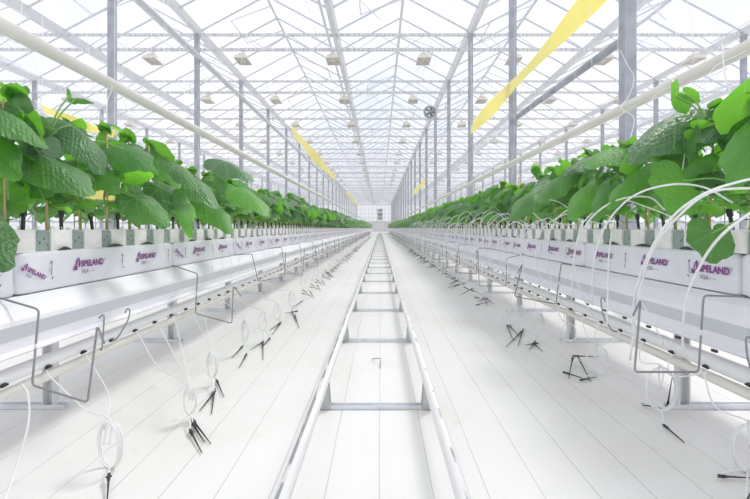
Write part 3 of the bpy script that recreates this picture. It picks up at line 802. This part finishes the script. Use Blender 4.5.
# large foreground leaves: base, tip (photo pixel + depth), facing
def E(b, t, n, **kw):
    d = dict(b=P(*b), t=P(*t), n=n); d.update(kw); return d
HERO = {-1: {
    0: [E((-30, 96, 1.30), (57, 130, 1.26), (.15, -.12, 1), w=.8, bend=.6, cup=.35), E((-30, 214, 1.2), (6, 268, 1.12), (.5, -1, .3), w=.8, bend=.3), E((-30, 128, 1.3), (14, 176, 1.25), (.3, -1, .3), w=.8)],
    1: [E((12, 104, 1.48), (58, 142, 1.40), (.1, .75, .7), w=.9, bend=.3, m=1), E((-25, 160, 1.4), (20, 205, 1.32), (.3, -.8, .5), w=.8), E((-20, 95, 1.5), (30, 110, 1.5), (0, .9, .5), w=.9, m=1)],
    2: [E((24, 144, 1.46), (95, 186, 1.36), (.15, -.42, 1), w=.8, bend=.35, cup=.3), E((30, 175, 1.5), (55, 200, 1.45), (0, .8, .6), w=.9, m=1)],
    3: [E((60, 118, 1.60), (117, 152, 1.50), (.2, -.16, 1), w=.8, bend=1.0, cup=.4), E((40, 140, 1.65), (75, 150, 1.6), (0, .8, .6), w=.8, m=1), E((72, 98, 1.62), (93, 98, 1.58), (0, -.5, .9), w=.6, m=1), E((70, 98, 1.62), (68, 86, 1.62), (.4, -.5, .5), w=.5, m=1)],
    4: [E((88, 163, 1.75), (118, 187, 1.66), (.4, -.7, .6), w=.85), E((116, 146, 1.8), (149, 160, 1.72), (.1, -.75, .7), w=.9, bend=.8, cup=.5)],
    5: [E((126, 190, 1.85), (168, 222, 1.70), (.3, -.8, .7), w=.7, bend=.3), E((118, 172, 1.85), (160, 172, 1.85), (0, .8, .5), m=1, w=.8), E((128, 186, 1.86), (140, 218, 1.78), (-.2, -1, .3), w=.6)],
    6: [E((170, 194, 1.95), (182, 240, 1.85), (-.5, -1, .1), w=.6, fold=.3), E((152, 182, 2.0), (188, 205, 1.9), (0, -.6, .8), w=.8)],
    7: [E((168, 160, 2.0), (205, 182, 1.95), (0, -.3, 1), w=.8, bend=.6)],
    8: [E((152, 150, 2.2), (184, 176, 2.05), (.2, -.3, 1), w=.8, bend=.8), E((150, 148, 2.2), (180, 160, 2.2), (0, .9, .3), w=.9, m=1)],
    9: [E((180, 168, 2.35), (222, 200, 2.2), (.2, -.3, 1), w=.8, bend=.5)],
    11: [E((196, 188, 2.6), (234, 224, 2.35), (.3, -.6, .8), w=.6), E((215, 158, 2.7), (255, 172, 2.5), (0, -.3, 1), w=.8)],
    13: [E((238, 186, 3.0), (270, 205, 2.7), (.2, -.3, 1), w=.8)],
 }, 1: {
    0: [E((760, 90, 1.32), (700, 104, 1.28), (.1, .75, .8), w=1.0, bend=.5, cup=.4, m=1), E((768, 120, 1.2), (733, 182, 1.12), (-.35, -.8, .6), w=.75)],
    1: [E((712, 224, 1.33), (712, 264, 1.27), (-.1, -1, .15), w=1.05, bend=.15, cup=.1, fold=.05), E((745, 112, 1.5), (700, 130, 1.4), (0, -.35, 1), w=.8), E((725, 120, 1.45), (728, 172, 1.42), (.1, 1, .1), w=.8)],
    2: [E((686, 172, 1.50), (674, 212, 1.42), (.1, -1, .15), w=1.15, bend=.15, cup=.12, fold=.2), E((690, 128, 1.5), (722, 140, 1.5), (0, .9, .5), m=1, w=.9)],
    3: [E((690, 108, 1.64), (626, 152, 1.50), (-.25, -.50, 1), w=.8, bend=.4, cup=.3), E((680, 92, 1.6), (666, 112, 1.55), (0, 1, .3), w=1.0, m=1), E((682, 92, 1.6), (700, 104, 1.58), (0, 1, .4), w=.9, m=1)],
    4: [E((655, 140, 1.75), (668, 176, 1.68), (0, 1, .2), w=.9), E((680, 150, 1.7), (705, 165, 1.66), (0, .9, .4), m=1, w=.9)],
    5: [E((642, 150, 1.85), (610, 168, 1.8), (.1, .8, .6), m=1, w=.9), E((648, 162, 1.8), (604, 200, 1.68), (-.2, -.45, 1), w=.55)],
    6: [E((622, 146, 2.0), (585, 160, 1.9), (-.1, -.4, 1), w=.9, bend=.5), E((612, 180, 2.0), (596, 216, 1.85), (-.5, -1, .4), w=.55)],
    7: [E((600, 150, 2.1), (615, 172, 2.05), (0, .9, .3), w=.9, m=1)],
    8: [E((606, 172, 2.2), (566, 210, 2.0), (-.3, -.5, .9), w=.7), E((596, 155, 2.2), (562, 168, 2.1), (0, -.3, 1), w=.8)],
    10: [E((572, 168, 2.5), (535, 196, 2.35), (-.2, -.4, 1), w=.7, bend=.5), E((560, 165, 2.5), (575, 185, 2.5), (0, .9, .3), w=.9, m=1)],
    12: [E((548, 180, 2.7), (505, 212, 2.5), (-.2, -.4, 1), w=.7)],
 }}
VAR = {}
for s in (-1, 1):
    VAR[s] = [[plant_parts(100+i+(50 if s > 0 else 0), .33+.05*((i*7) % 4)/3, 2, 10, s, size=1.0) for i in range(7)],
              [plant_parts(200+i+(50 if s > 0 else 0), .33+.05*((i*5) % 4)/3, 1, 10, s) for i in range(6)]]
for s in (-1, 1):
    sd = SIDE[s]
    for k in range(NB):
        y = 1.32-.333+.03+k/6
        loc = Vector((s*BX+XC, y, .672))
        lab = ('%s leafy cucumber plant from the camera in the %s row' % (ORD[k], sd)) if k < 16 else 'leafy cucumber plant in the farther dense part of the %s row' % sd
        if k < 14:
            ex = []
            for e in HERO[s].get(k, []):
                q = dict(e); q['b'] = e['b']-loc; q['t'] = e['t']-loc; q['st'] = min(.95, max(.2, q['b'].z/.40)); ex.append(q)
            parts = plant_parts(300+k+(40 if s > 0 else 0), R.uniform(.34, .43), 3, 9, s, ex, size=.70)
            plant(s, k, parts, loc, 0, lab)
        else:
            vs = VAR[s][0] if k < 60 else VAR[s][1]
            plant(s, k, vs[R.randrange(len(vs))], loc, R.uniform(-.5, .5), lab, R.uniform(.92, 1.1))
# far foliage, and the rows behind
def merged(name, label, cx_list, y0, y1, step, seed, jit=0.0):
    variants = []
    for i in range(5):
        r = random.Random(seed+i)
        m = MB()
        class Tmp: pass
        p = [Vector((0, 0, 0)), Vector((0, 0, .2)), Vector((0, 0, .40))]
        m.tube(p, .005, 4, caps=False)
        ang = r.random()*6
        for j in range(9):
            t = .3+.7*(j+1)/9; ang += 2.4
            out = Vector((math.cos(ang), math.sin(ang), 0)); sz = .12*r.uniform(.8, 1.2)
            e = Vector((0, 0, .40*t))+out*sz*.5+Vector((0, 0, .03))
            dr_ = r.uniform(.15, .95)
            leaf(m, e, out*math.cos(dr_)+Vector((0, 0, -math.sin(dr_))), out*math.sin(dr_)+Vector((0, 0, math.cos(dr_))), sz, .95, .7, .3, 1, 10, r)
        variants.append(m)
    M = MB(); rr = random.Random(seed)
    for cx in cx_list:
        y = y0
        while y < y1:
            v = variants[rr.randrange(5)]; q = rr.uniform(0, 6.28); c, sn = math.cos(q), math.sin(q); sc = rr.uniform(.92, 1.12)
            M.add([(cx+(a*c-b*sn)*sc, y+(a*sn+b*c)*sc, .672+z*sc) for a, b, z in v.v], v.f, v.uv)
            y += step
    o = link(name, M.mesh(name, 'leaf', True)); tag(o, label, 'plants', None, 'stuff')
yend = 1.32-.333+.03+NB/6
merged('far_foliage', 'dense far green cucumber foliage at the end of the left row', [-BX+XC], yend, 59.5, 1/6, 900)
merged('far_foliage', 'dense far green cucumber foliage at the end of the right row', [BX+XC], yend, 59.5, 1/6, 910)
merged('far_foliage', 'green foliage of the next rows behind the left plant row', [-3.6], 1.5, 59.5, 1/5, 920)
merged('far_foliage', 'green foliage of the next rows behind the right plant row', [3.6], 1.5, 59.5, 1/5, 930)
for s in (-1, 1):
    m = MB()
    m.box(s*3.6-.1, s*3.6+.1, 0, 59.8, .483, .607); m.box(s*3.6-.05, s*3.6+.05, 0, 59.8, .607, .672)
    tag(link('slab_row', m.mesh('slab_row', 'slab_film')), 'white slab row under the foliage behind the %s plants' % SIDE[s], 'grow slabs', None, 'stuff')

# bamboo sticks
for s in (-1, 1):
    for k in range(0, 36):
        if R.random() < .15 and k > 4: continue
        y = 1.32-.333+.03+k/6
        lab = ('tan bamboo stick beside the %s plant of the %s row' % (ORD[k], SIDE[s])) if k < 12 else 'short tan bamboo stick among the middle plants of the %s row' % SIDE[s]
        h = R.uniform(.30, .40); a, b = R.uniform(-.03, .03), R.uniform(-.03, .03)
        o = link('bamboo_stick', MB().tube([(0, 0, -.03), (a/2, b/2, h/2), (a, b, h)], .0035, 6).mesh('bamboo_stick', 'bamboo', True), None, (s*(BX-.012)+XC, y-.018, .675))
        tag(o, lab, 'stick', 'bamboo sticks of the %s row' % SIDE[s])

# ------------------------------------------------------------------ wire brackets
def bracket(s, yj, c0, c1, c2, c3, tip, i):
    """wire from under the slab: out, down, back along, up to a hook (x,z pairs given as positive x)"""
    lab = ('%s bent grey wire bracket hanging off the %s gutter' % (ORD[i], SIDE[s])) if i < 9 else 'tiny distant bent wire bracket on the %s gutter' % SIDE[s]
    o = thing('wire_bracket', lab, 'bracket', (0, yj, 0), 'wire brackets along the %s gutter' % SIDE[s])
    def v(c, dy=0): return Vector((s*c[0]+XC, dy+(c[2] if len(c) > 2 else 0), c[1]))
    pts = []
    seq = [v((1.16, .487)), v((1.05, .486)), v(c0), v(c1), v(c2), v(c3), v(tip)]
    # round the corners
    out = [seq[0], seq[1]]
    for a, b, c in zip(seq[1:], seq[2:], seq[3:]):
        r = min(.012, (a-b).length*.3, (b-c).length*.4)
        p0 = b+(a-b).normalized()*r; p1 = b+(c-b).normalized()*r
        for t in (0, .33, .67, 1): out.append(p0*(1-t)**2+b*2*t*(1-t)+p1*t*t)
    out.append(seq[-1])
    link('bent_wire', MB().tube(out, .0030, 8).mesh('bent_wire', 'steel_wire', True), o)
    link('sleeve_clip', MB().tube([v(c0).lerp(v(c1), .45), v(c0).lerp(v(c1), .52)], .0042, 8).mesh('sleeve_clip', 'galv_dark', True), o)
bracket(1, 1.30, (.942, .489), (.927, .268), (.742, .268), (.76, .479), (.738, .430), 0)
bracket(-1, 1.26, (.948, .456), (.967, .244), (.812, .195), (.784, .412), (.765, .36), 0)
bracket(-1, 2.33, (.938, .447), (.948, .242), (.760, .190), (.752, .385), (.71, .33), 1)
bracket(1, 2.33, (.945, .500), (.918, .290), (.703, .330), (.745, .500), (.72, .45), 1)
bracket(-1, 3.33, (.94, .49), (.895, .290), (.70, .32), (.69, .505), (.74, .49), 2)
bracket(1, 3.33, (.945, .46), (.94, .255), (.742, .255), (.73, .52), (.71, .50), 2)
for s in (-1, 1):
    for i in range(3, 34):
        y = 1.33+i; j = lambda: R.uniform(-.03, .03)
        bracket(s, y, (.945+j()*.4, .485+j()*.5), (.935+j(), .26+j()), (.75+j(), .25+j()*1.6), (.75+j(), .47+j()), (.72+j(), .44+j()), i)
# short hooks on the duct
for s, px, py, d, i in ((1, 601, 299, 1.85, 0), (1, 746, 339, 1.18, 1)):
    a = P(px, py, d); a.x = s*abs(a.x)
    up = [(a.x+s*.02, a.y+.01, a.z-.012), (a.x+s*.015, a.y, a.z), (a.x, a.y, a.z), (a.x+s*.01-(.0 if s > 0 else -.03), a.y, a.z-.07), (a.x+s*.04, a.y-.01, a.z-.125), (a.x+s*.06, a.y-.01, a.z-.13)]
    o = link('wire_hook', MB().tube(bez(up, 4), .0028, 6).mesh('wire_hook', 'steel_wire', True))
    tag(o, 'short bent grey wire hook beside the %s gutter, %s' % (SIDE[s], ('between two brackets' if i == 0 else 'at the frame edge')), 'hook')

o = link('wire_hook', MB().tube(bez([P(125, 313, 1.62), P(127, 309, 1.62), P(130, 311, 1.62), P(127, 322, 1.6), P(118, 337, 1.58), P(113, 341, 1.60)], 5), .0028, 6).mesh('wire_hook', 'steel_wire', True))
tag(o, 'slanted grey wire hook beside the left duct, right of the nearest bracket', 'hook')
o = link('wire_hook', MB().tube(bez([P(99, 318, 1.5), P(103, 315, 1.5), P(104, 320, 1.5), P(102, 348, 1.5), P(100, 349, 1.5)], 5), .0028, 6).mesh('wire_hook', 'steel_wire', True))
tag(o, 'upright grey wire hook touching the nearest left bracket', 'hook')
# ------------------------------------------------------------------ drip tubes, coils, stakes
def stake_mesh(a, b, r=.0042):
    a, b = Vector(a), Vector(b); m = MB(); d = (b-a)
    m.tube([a, a.lerp(b, .22), a.lerp(b, .25), b], [r*1.15, r*1.15, r*.75, r*.3], 6)
    sd = d.cross(Vector((0, 0, 1)))
    if sd.length < 1e-5: sd = Vector((1, 0, 0))
    sd.normalize()
    m.tube([a.lerp(b, .1)-sd*r*1.8, a.lerp(b, .1)+sd*r*1.8], r*.6, 5)
    return m
def coil_pts(c, rx, rz, turns, tilt, r):
    pts = []; n = int(turns*18); ph = r.uniform(0, 6.28)
    ca, sa = math.cos(tilt), math.sin(tilt)
    for i in range(n+1):
        q = ph+2*PI*i/18; k = 1+.10*math.sin(i*.35+ph)
        lx = math.cos(q)*rx*k; ly = (i/n-.5)*.018
        pts.append(Vector((c[0]+lx*ca-ly*sa, c[1]+lx*sa+ly*ca, c[2]+math.sin(q)*rz*k)))
    return pts
def bundle(s, label, coil, stakes, drips, loc=(0, 0, 0), seed=0, rr=.0026, data=None):
    """all points world when loc is 0"""
    r = random.Random(seed)
    o = thing('drip_bundle', label, 'drip tubing', loc, 'coiled drip tube bundles beside the %s gutter' % SIDE[s])
    if data:
        for nn, me in data: link(nn, me, o)
        return o, data
    data = []
    L0 = Vector(loc)
    if coil:
        c, rx, rz = coil
        m = MB().tube(coil_pts(c, rx, rz, 2.6, r.uniform(-.5, .5), r), rr, 5)
        data.append(('tube_coil', m.mesh('tube_coil', 'drip_tube', True)))
        top = Vector((c[0], c[1], c[2]+rz))
        for dp in drips:
            dp = Vector(dp); mid = dp.lerp(top, .5)+Vector((-s*.02+r.uniform(-.02, .02), r.uniform(-.03, .03), -.03))
            pts = bez([dp, dp+Vector((-s*.012, 0, -.02)), mid, top+Vector((r.uniform(-.008, .008), 0, .012)), top+Vector((r.uniform(-.02, .02), 0, -rz*.9))], 6)
            data.append(('feed_tube', MB().tube(pts, rr*.9, 5).mesh('feed_tube', 'drip_tube', True)))
    bot = Vector((coil[0][0], coil[0][1], coil[0][2]-coil[2])) if coil else None
    for a, b in stakes:
        data.append(('drip_stake', stake_mesh(a, b).mesh('drip_stake', 'black', True)))
        if bot is not None:
            a_ = Vector(a); data.append(('tail_tube', MB().tube(bez([bot+Vector((0, 0, .01)), bot.lerp(a_, .5)+Vector((0, 0, .012)), a_], 5), rr*.9, 5).mesh('tail_tube', 'drip_tube', True)))
    for nn, me in data: link(nn, me, o)
    return o, data
def DR(s, y): return (s*1.008+XC, y, .25)
def S(a, b, za=.012, zb=.006): return (PF(a[0], a[1], za), PF(b[0], b[1], zb))
# left side, near ones as photographed
bundle(-1, 'nearest left drip bundle, round coil with one stake at the bottom edge', (P(110, 447, 1.28), .042, .066), [S((109, 474), (107, 502), .02)], [DR(-1, 1.37), DR(-1, 1.55)], seed=1)
bundle(-1, 'left drip bundle with three splayed black stakes on the cloth', (P(190, 402, 1.6), .020, .050), [S((191.7, 418.7), (210.8, 443.6)), S((190, 430), (202, 453)), S((193, 423), (204, 442))], [DR(-1, 1.88), DR(-1, 2.05), DR(-1, 2.2)], seed=2)
bundle(-1, 'left drip bundle with narrow coil and crossed black stakes', (P(212, 366, 1.95), .024, .055), [S((216.5, 380), (224, 396.7)), S((214, 392.6), (199.7, 410.7)), S((214.6, 389), (211.5, 414))], [DR(-1, 2.4), DR(-1, 2.55)], seed=3)
bundle(-1, 'left drip bundle with two slanting black stakes', (P(245, 332, 2.45), .018, .060), [S((242.7, 346), (231.5, 358)), S((246.5, 354), (239, 368))], [DR(-1, 2.7), DR(-1, 2.85)], seed=4)
bundle(-1, 'left drip bundle with one upright and two slanted stakes', (P(263, 322, 2.7), .022, .055), [S((263.4, 341.6), (250, 350)), S((263, 341), (263, 360)), S((270, 338), (261, 348))], [DR(-1, 3.0), DR(-1, 3.2)], seed=5)
bundle(-1, 'left drip bundle ending in a short fan of stakes', (P(277, 312, 3.1), .022, .055), [S((281, 322), (272, 335)), S((280, 323), (270, 330))], [DR(-1, 3.4), DR(-1, 3.5)], seed=6)
bundle(-1, 'left drip bundle with four stakes lying nearest the rail', (P(292, 300, 3.5), .025, .06), [S((292, 311), (296, 322)), S((295, 315), (299, 328)), S((298, 311), (285, 313)), S((303, 300), (292, 308))], [DR(-1, 3.8), DR(-1, 3.95)], seed=7)
# right side
bundle(1, 'nearest right drip bundle, coil at the frame edge with black stakes', (P(748, 450, 1.26), .042, .066), [S((718, 476), (752, 478)), S((745, 505), (752, 490), .02)], [DR(1, 1.2), DR(1, 1.37)], seed=11)
bundle(1, 'right drip bundle, large round coil and two jointed black stakes', (P(661, 391, 1.62), .054, .078), [S((641.7, 404), (664, 409)), (PF(667, 409, .01), P(672, 378, 1.62)), S((663.7, 424.8), (684.7, 442.8))], [DR(1, 1.54), DR(1, 1.71), DR(1, 1.4)], seed=12)
bundle(1, 'right drip bundle with stakes forming a black triangle', (P(597, 361, 2.1), .046, .068), [(P(572.5, 356, 2.25), P(599, 356.4, 2.25)), (P(573, 356.4, 2.25), PF(568.6, 378.6)), (P(578.5, 357.7, 2.25), PF(590, 380)), S((563, 372), (592, 381), .014), S((580, 380), (597, 377))], [DR(1, 1.88), DR(1, 2.05), DR(1, 2.2)], seed=13)
bundle(1, 'right drip bundle, doubled coil beside the gutter support', (P(569, 333, 2.5), .036, .050), [], [DR(1, 2.4), DR(1, 2.5)], seed=14)
bundle(1, 'right drip bundle with three crossed black stakes', (P(538.6, 324, 2.75), .038, .062), [S((538, 343), (525, 345)), S((533, 343), (543, 351.5)), S((535, 341), (529, 350))], [DR(1, 2.7), DR(1, 2.87)], seed=15)
bundle(1, 'right drip bundle with upright zigzag black stakes', (P(521, 317, 3.0), .034, .06), [S((523, 329), (518, 346)), S((522, 331), (506, 347)), S((507, 325), (513, 340)), S((509, 325), (519, 336))], [DR(1, 3.0), DR(1, 3.2)], seed=16)
bundle(1, 'right drip bundle, small single coil left of the zigzag stakes', (P(505, 315, 3.2), .032, .04), [], [DR(1, 3.37)], seed=17)
bundle(1, 'right drip bundle with several flat crossing stakes', (P(487, 288, 4.0), .04, .06), [S((474, 297), (490, 300)), S((478, 301), (491, 297)), S((483, 296), (488, 306)), S((476, 305), (492, 301)), S((486, 298), (494, 304))], [DR(1, 4.1), DR(1, 4.2)], seed=18)
# generic ones farther along: five variants per side, copied
gen = {}
for s in (-1, 1):
    gen[s] = []
    for q in range(6):
        r = random.Random(50+q+(10 if s > 0 else 0))
        cx = s*(.93 if s > 0 else .74)
        st_ = []
        for k in range(r.choice([3, 4, 5])):
            a = r.uniform(-.8, .8) if s > 0 else r.uniform(-1.2, -.2)
            bx, by = cx+r.uniform(-.06, .06), r.uniform(-.22, .12)
            L_ = r.uniform(.10, .14); st_.append(((bx, by, .03+r.random()*.05), (bx+L_*math.cos(a)*(-s if r.random() < .5 else s), by-L_*abs(math.sin(a)), .008)))
        c = (cx+r.uniform(-.02, .02), 0.03, r.uniform(.08, .16))
        gen[s].append((c, r.uniform(.02, .035), r.uniform(.04, .06), st_))
    cache = {}
    y = 4.35 if s < 0 else 4.75; i = 0
    while y < 34:
        q = R.randrange(6); c, rx, rz, st_ = gen[s][q]
        lab = 'drip bundle with black stakes, %s along beyond the near ones on the %s' % (ORD[i], SIDE[s]) if 0 < i < 8 else 'small distant drip bundle with black stakes along the %s gutter' % SIDE[s]
        if i == 0: lab = 'drip bundle with black stakes just beyond the near ones on the %s' % SIDE[s]
        o, d = bundle(s, lab, (c, rx, rz), st_, [(s*1.008+XC, .05, .25), (s*1.008+XC, .22, .25)], (0, y, 0), seed=q+70, rr=.0024, data=cache.get(q))
        cache[q] = d
        y += R.uniform(.38, .62) if y < 15 else R.uniform(.6, .9); i += 1

# arching drip tubes
def drip(label, s, pts, r=.0032, grp=None):
    o = link('drip_tube', MB().tube(bez(pts, 7), r, 7).mesh('drip_tube', 'drip_tube', True))
    tag(o, label, 'drip tube', grp or 'drip tubes arching along the %s row' % SIDE[s]); return o
drip('white drip tube arching high across the right frame edge', 1, [P(632, 335, 1.55), P(634, 300, 1.45), P(645, 262, 1.32), P(668, 222, 1.2), P(700, 196, 1.12), P(738, 182, 1.1), P(770, 176, 1.1)])
drip('white drip tube paired just below the highest right arch', 1, [P(630, 360, 1.55), P(640, 290, 1.40), P(655, 246, 1.3), P(682, 213, 1.2), P(712, 192, 1.15), P(755, 188, 1.12), P(780, 188, 1.1)])
drip('thick white drip tube curving up at the lower right plants', 1, [P(690, 362, 1.36), P(683, 345, 1.32), P(686, 300, 1.2), P(702, 262, 1.1), P(722, 235, 1.02), P(752, 212, .98), P(775, 200, .95)])
drip('white drip tube making a flat arch over the heart-shaped leaf', 1, [P(592, 305, 1.9), P(594, 262, 1.75), P(606, 225, 1.62), P(632, 197, 1.5), P(668, 185, 1.42), P(703, 187, 1.4), P(733, 203, 1.35)])
drip('thin white drip tube dropping past the second right slab', 1, [P(612, 232, 1.75), P(609, 255, 1.72), P(608, 290, 1.7), P(607, 325, 1.7)])
drip('white drip tube arching from the second right bracket', 1, [P(572, 300, 2.05), P(574, 255, 1.95), P(588, 222, 1.8), P(615, 201, 1.72), P(648, 197, 1.68), P(665, 210, 1.66)])
drip('white string-like tube falling between the first two right prints', 1, [P(640, 300, 1.48), P(652, 320, 1.47), P(664, 345, 1.47)], .002)
rr_ = random.Random(11)
for k in range(5, 75):
    y = 1.32-.333+.03+k/6+.06
    if k < 9 and k % 2: continue
    top = .80+rr_.uniform(-.07, .07); xo = rr_.uniform(.84, .92); dy = rr_.uniform(.18, .42)
    lab = ('arching white drip tube feeding the %s right plant' % ORD[k]) if k < 16 else 'small arching white drip tube among the middle plants on the right'
    drip(lab, 1, [(1.005+XC, y, .255), (xo+.05, y-.01, .36), (xo, y-.03, .52), (xo+.03, y-.06, top-.08), (xo+.10, y-.08-dy*.35, top), (1.02, y-.06-dy*.75, top-.03), (1.10, y-.06-dy, .70)], .0026)
for k in range(3, 60):
    if rr_.random() < .4: continue
    y = 1.32-.333+.03+k/6+.06
    lab = 'thin white drip tube hanging over the left gutter near the %s block' % ORD[k] if k < 16 else 'thin white drip tube hanging over the far left gutter'
    drip(lab, -1, [(-1.0, y, .255), (-.975, y+.01, .34), (-.97, y+.03, .46), (-1.02, y+.05, .60), (-1.045, y+.07, .69), (-1.08, y+.09, .70)], .0014)
# loose tube at the lower left corner
drip('white drip tube falling from the duct to the lower left corner', -1, [P(21, 384, 1.27), P(28, 395, 1.25), P(28, 425, 1.22), P(15, 470, 1.16), P(3, 505, 1.09), P(-4, 520, 1.06)], .003)

# ------------------------------------------------------------------ strings
def string(label, pts, r=.0022, grp='white strings tying the plants'):
    o = link('plant_string', MB().tube(bez(pts, 6), r, 5).mesh('plant_string', 'twine', True)); tag(o, label, 'string', grp)
string('white string from the right pipe down past the big top leaf', [P(722, 43, 1.5), P(725, 75, 1.47), P(735, 112, 1.45), P(733, 140, 1.44), P(731, 172, 1.44)])
string('white string slanting from the right pipe to the young top leaves', [P(672, 80, 1.95), P(684, 93, 1.8), P(696, 110, 1.62), P(690, 122, 1.58), P(684, 160, 1.55), P(680, 185, 1.55)])
string('thin white string curling beside the nearest right post', [P(620, 50, 2.2), P(628, 66, 2.2), P(634, 78, 2.2), P(629, 96, 2.2), P(621, 108, 2.2), P(634, 118, 2.15), P(630, 140, 2.1)], .0018)
string('short white string looped under the left pipe near the first post', [P(108, 80, 2.0), P(112, 88, 1.98), P(107, 105, 1.96), P(108, 140, 1.95)], .0018)
rs = random.Random(5)
for s in (-1, 1):
    px_ = -1.2 if s < 0 else 1.3
    for k in range(2, 60, 2):
        y = 1.2+k/6+rs.uniform(-.05, .05); xx = s*BX+XC
        j = lambda a=.03: rs.uniform(-a, a)
        lab = ('white twine hanging from the crop wire over the %s plant on the %s' % (ORD[k], SIDE[s])) if k < 16 else 'fine white twine hanging over the middle of the %s plant row' % SIDE[s]
        string(lab, [(px_+s*.03, y, 4.645), (px_+s*.04+j(), y+j(), 3.2), (px_+s*.02+j(.06), y+j(.08), 2.1), (px_+s*.035, y, 1.4), (xx+s*.06+j(), y+j(), 1.22), (xx+s*.03, y+j(), .95)], .0011, 'twines hanging over the %s row' % SIDE[s])

hz = link('haze', MB().box(XL+.1, XR-.1, Y0+.1, Y1-.05, .01, GZ-.1).mesh('haze', 'glass')); tag(hz, 'thin bright haze filling the greenhouse air', 'haze', None, 'stuff')
m = bpy.data.materials.new('haze'); m.use_nodes = True; n_ = m.node_tree.nodes; n_.remove(n_['Principled BSDF'])
v_ = n_.new('ShaderNodeVolumeScatter'); v_.inputs['Density'].default_value = 0.007; v_.inputs['Color'].default_value = (1, 1, 1, 1)
m.node_tree.links.new(v_.outputs[0], n_['Material Output'].inputs['Volume'])
hz.data.materials[0] = m
# ------------------------------------------------------------------ light, camera
w = bpy.data.worlds.new('World'); scn.world = w; w.use_nodes = True
N = w.node_tree.nodes; L = w.node_tree.links; bg = N['Background']
tc = N.new('ShaderNodeTexCoord'); sp = N.new('ShaderNodeSeparateXYZ'); L.new(tc.outputs['Generated'], sp.inputs[0])
nz = N.new('ShaderNodeTexNoise'); nz.inputs['Scale'].default_value = 2.5; nz.inputs['Detail'].default_value = 4; L.new(tc.outputs['Generated'], nz.inputs['Vector'])
cr = N.new('ShaderNodeValToRGB'); cr.color_ramp.elements[0].position = .35; cr.color_ramp.elements[1].position = .6
cr.color_ramp.elements[0].color = (.72, .79, .93, 1); cr.color_ramp.elements[1].color = (1.0, 1.0, 1.0, 1)
L.new(nz.outputs['Fac'], cr.inputs[0]); L.new(cr.outputs[0], bg.inputs['Color'])
bg.inputs['Strength'].default_value = 1.24
sl = bpy.data.lights.new('sun', 'SUN'); sl.energy = 2.6; sl.angle = math.radians(14); sl.color = (1, .97, .92)
so = link('sun', sl, None, (0, 10, 12)); so.rotation_euler = (math.radians(-32), math.radians(24), 0)

cam = bpy.data.cameras.new('camera'); co = link('camera', cam, None, (0, 0, H), (math.radians(90), 0, 0))
cam.sensor_width = 36; cam.lens = F/750*36; cam.shift_x = (375-VX)/750; cam.shift_y = (VY-249.5)/750
cam.clip_start = .02; cam.clip_end = 300
scn.camera = co
scn.view_settings.view_transform = 'Standard'
scn.view_settings.look = 'None'
scn.view_settings.exposure = 0.0
scn.cycles.use_denoising = True
scn.cycles.max_bounces = 8
scn.cycles.diffuse_bounces = 4
scn.cycles.transparent_max_bounces = 24
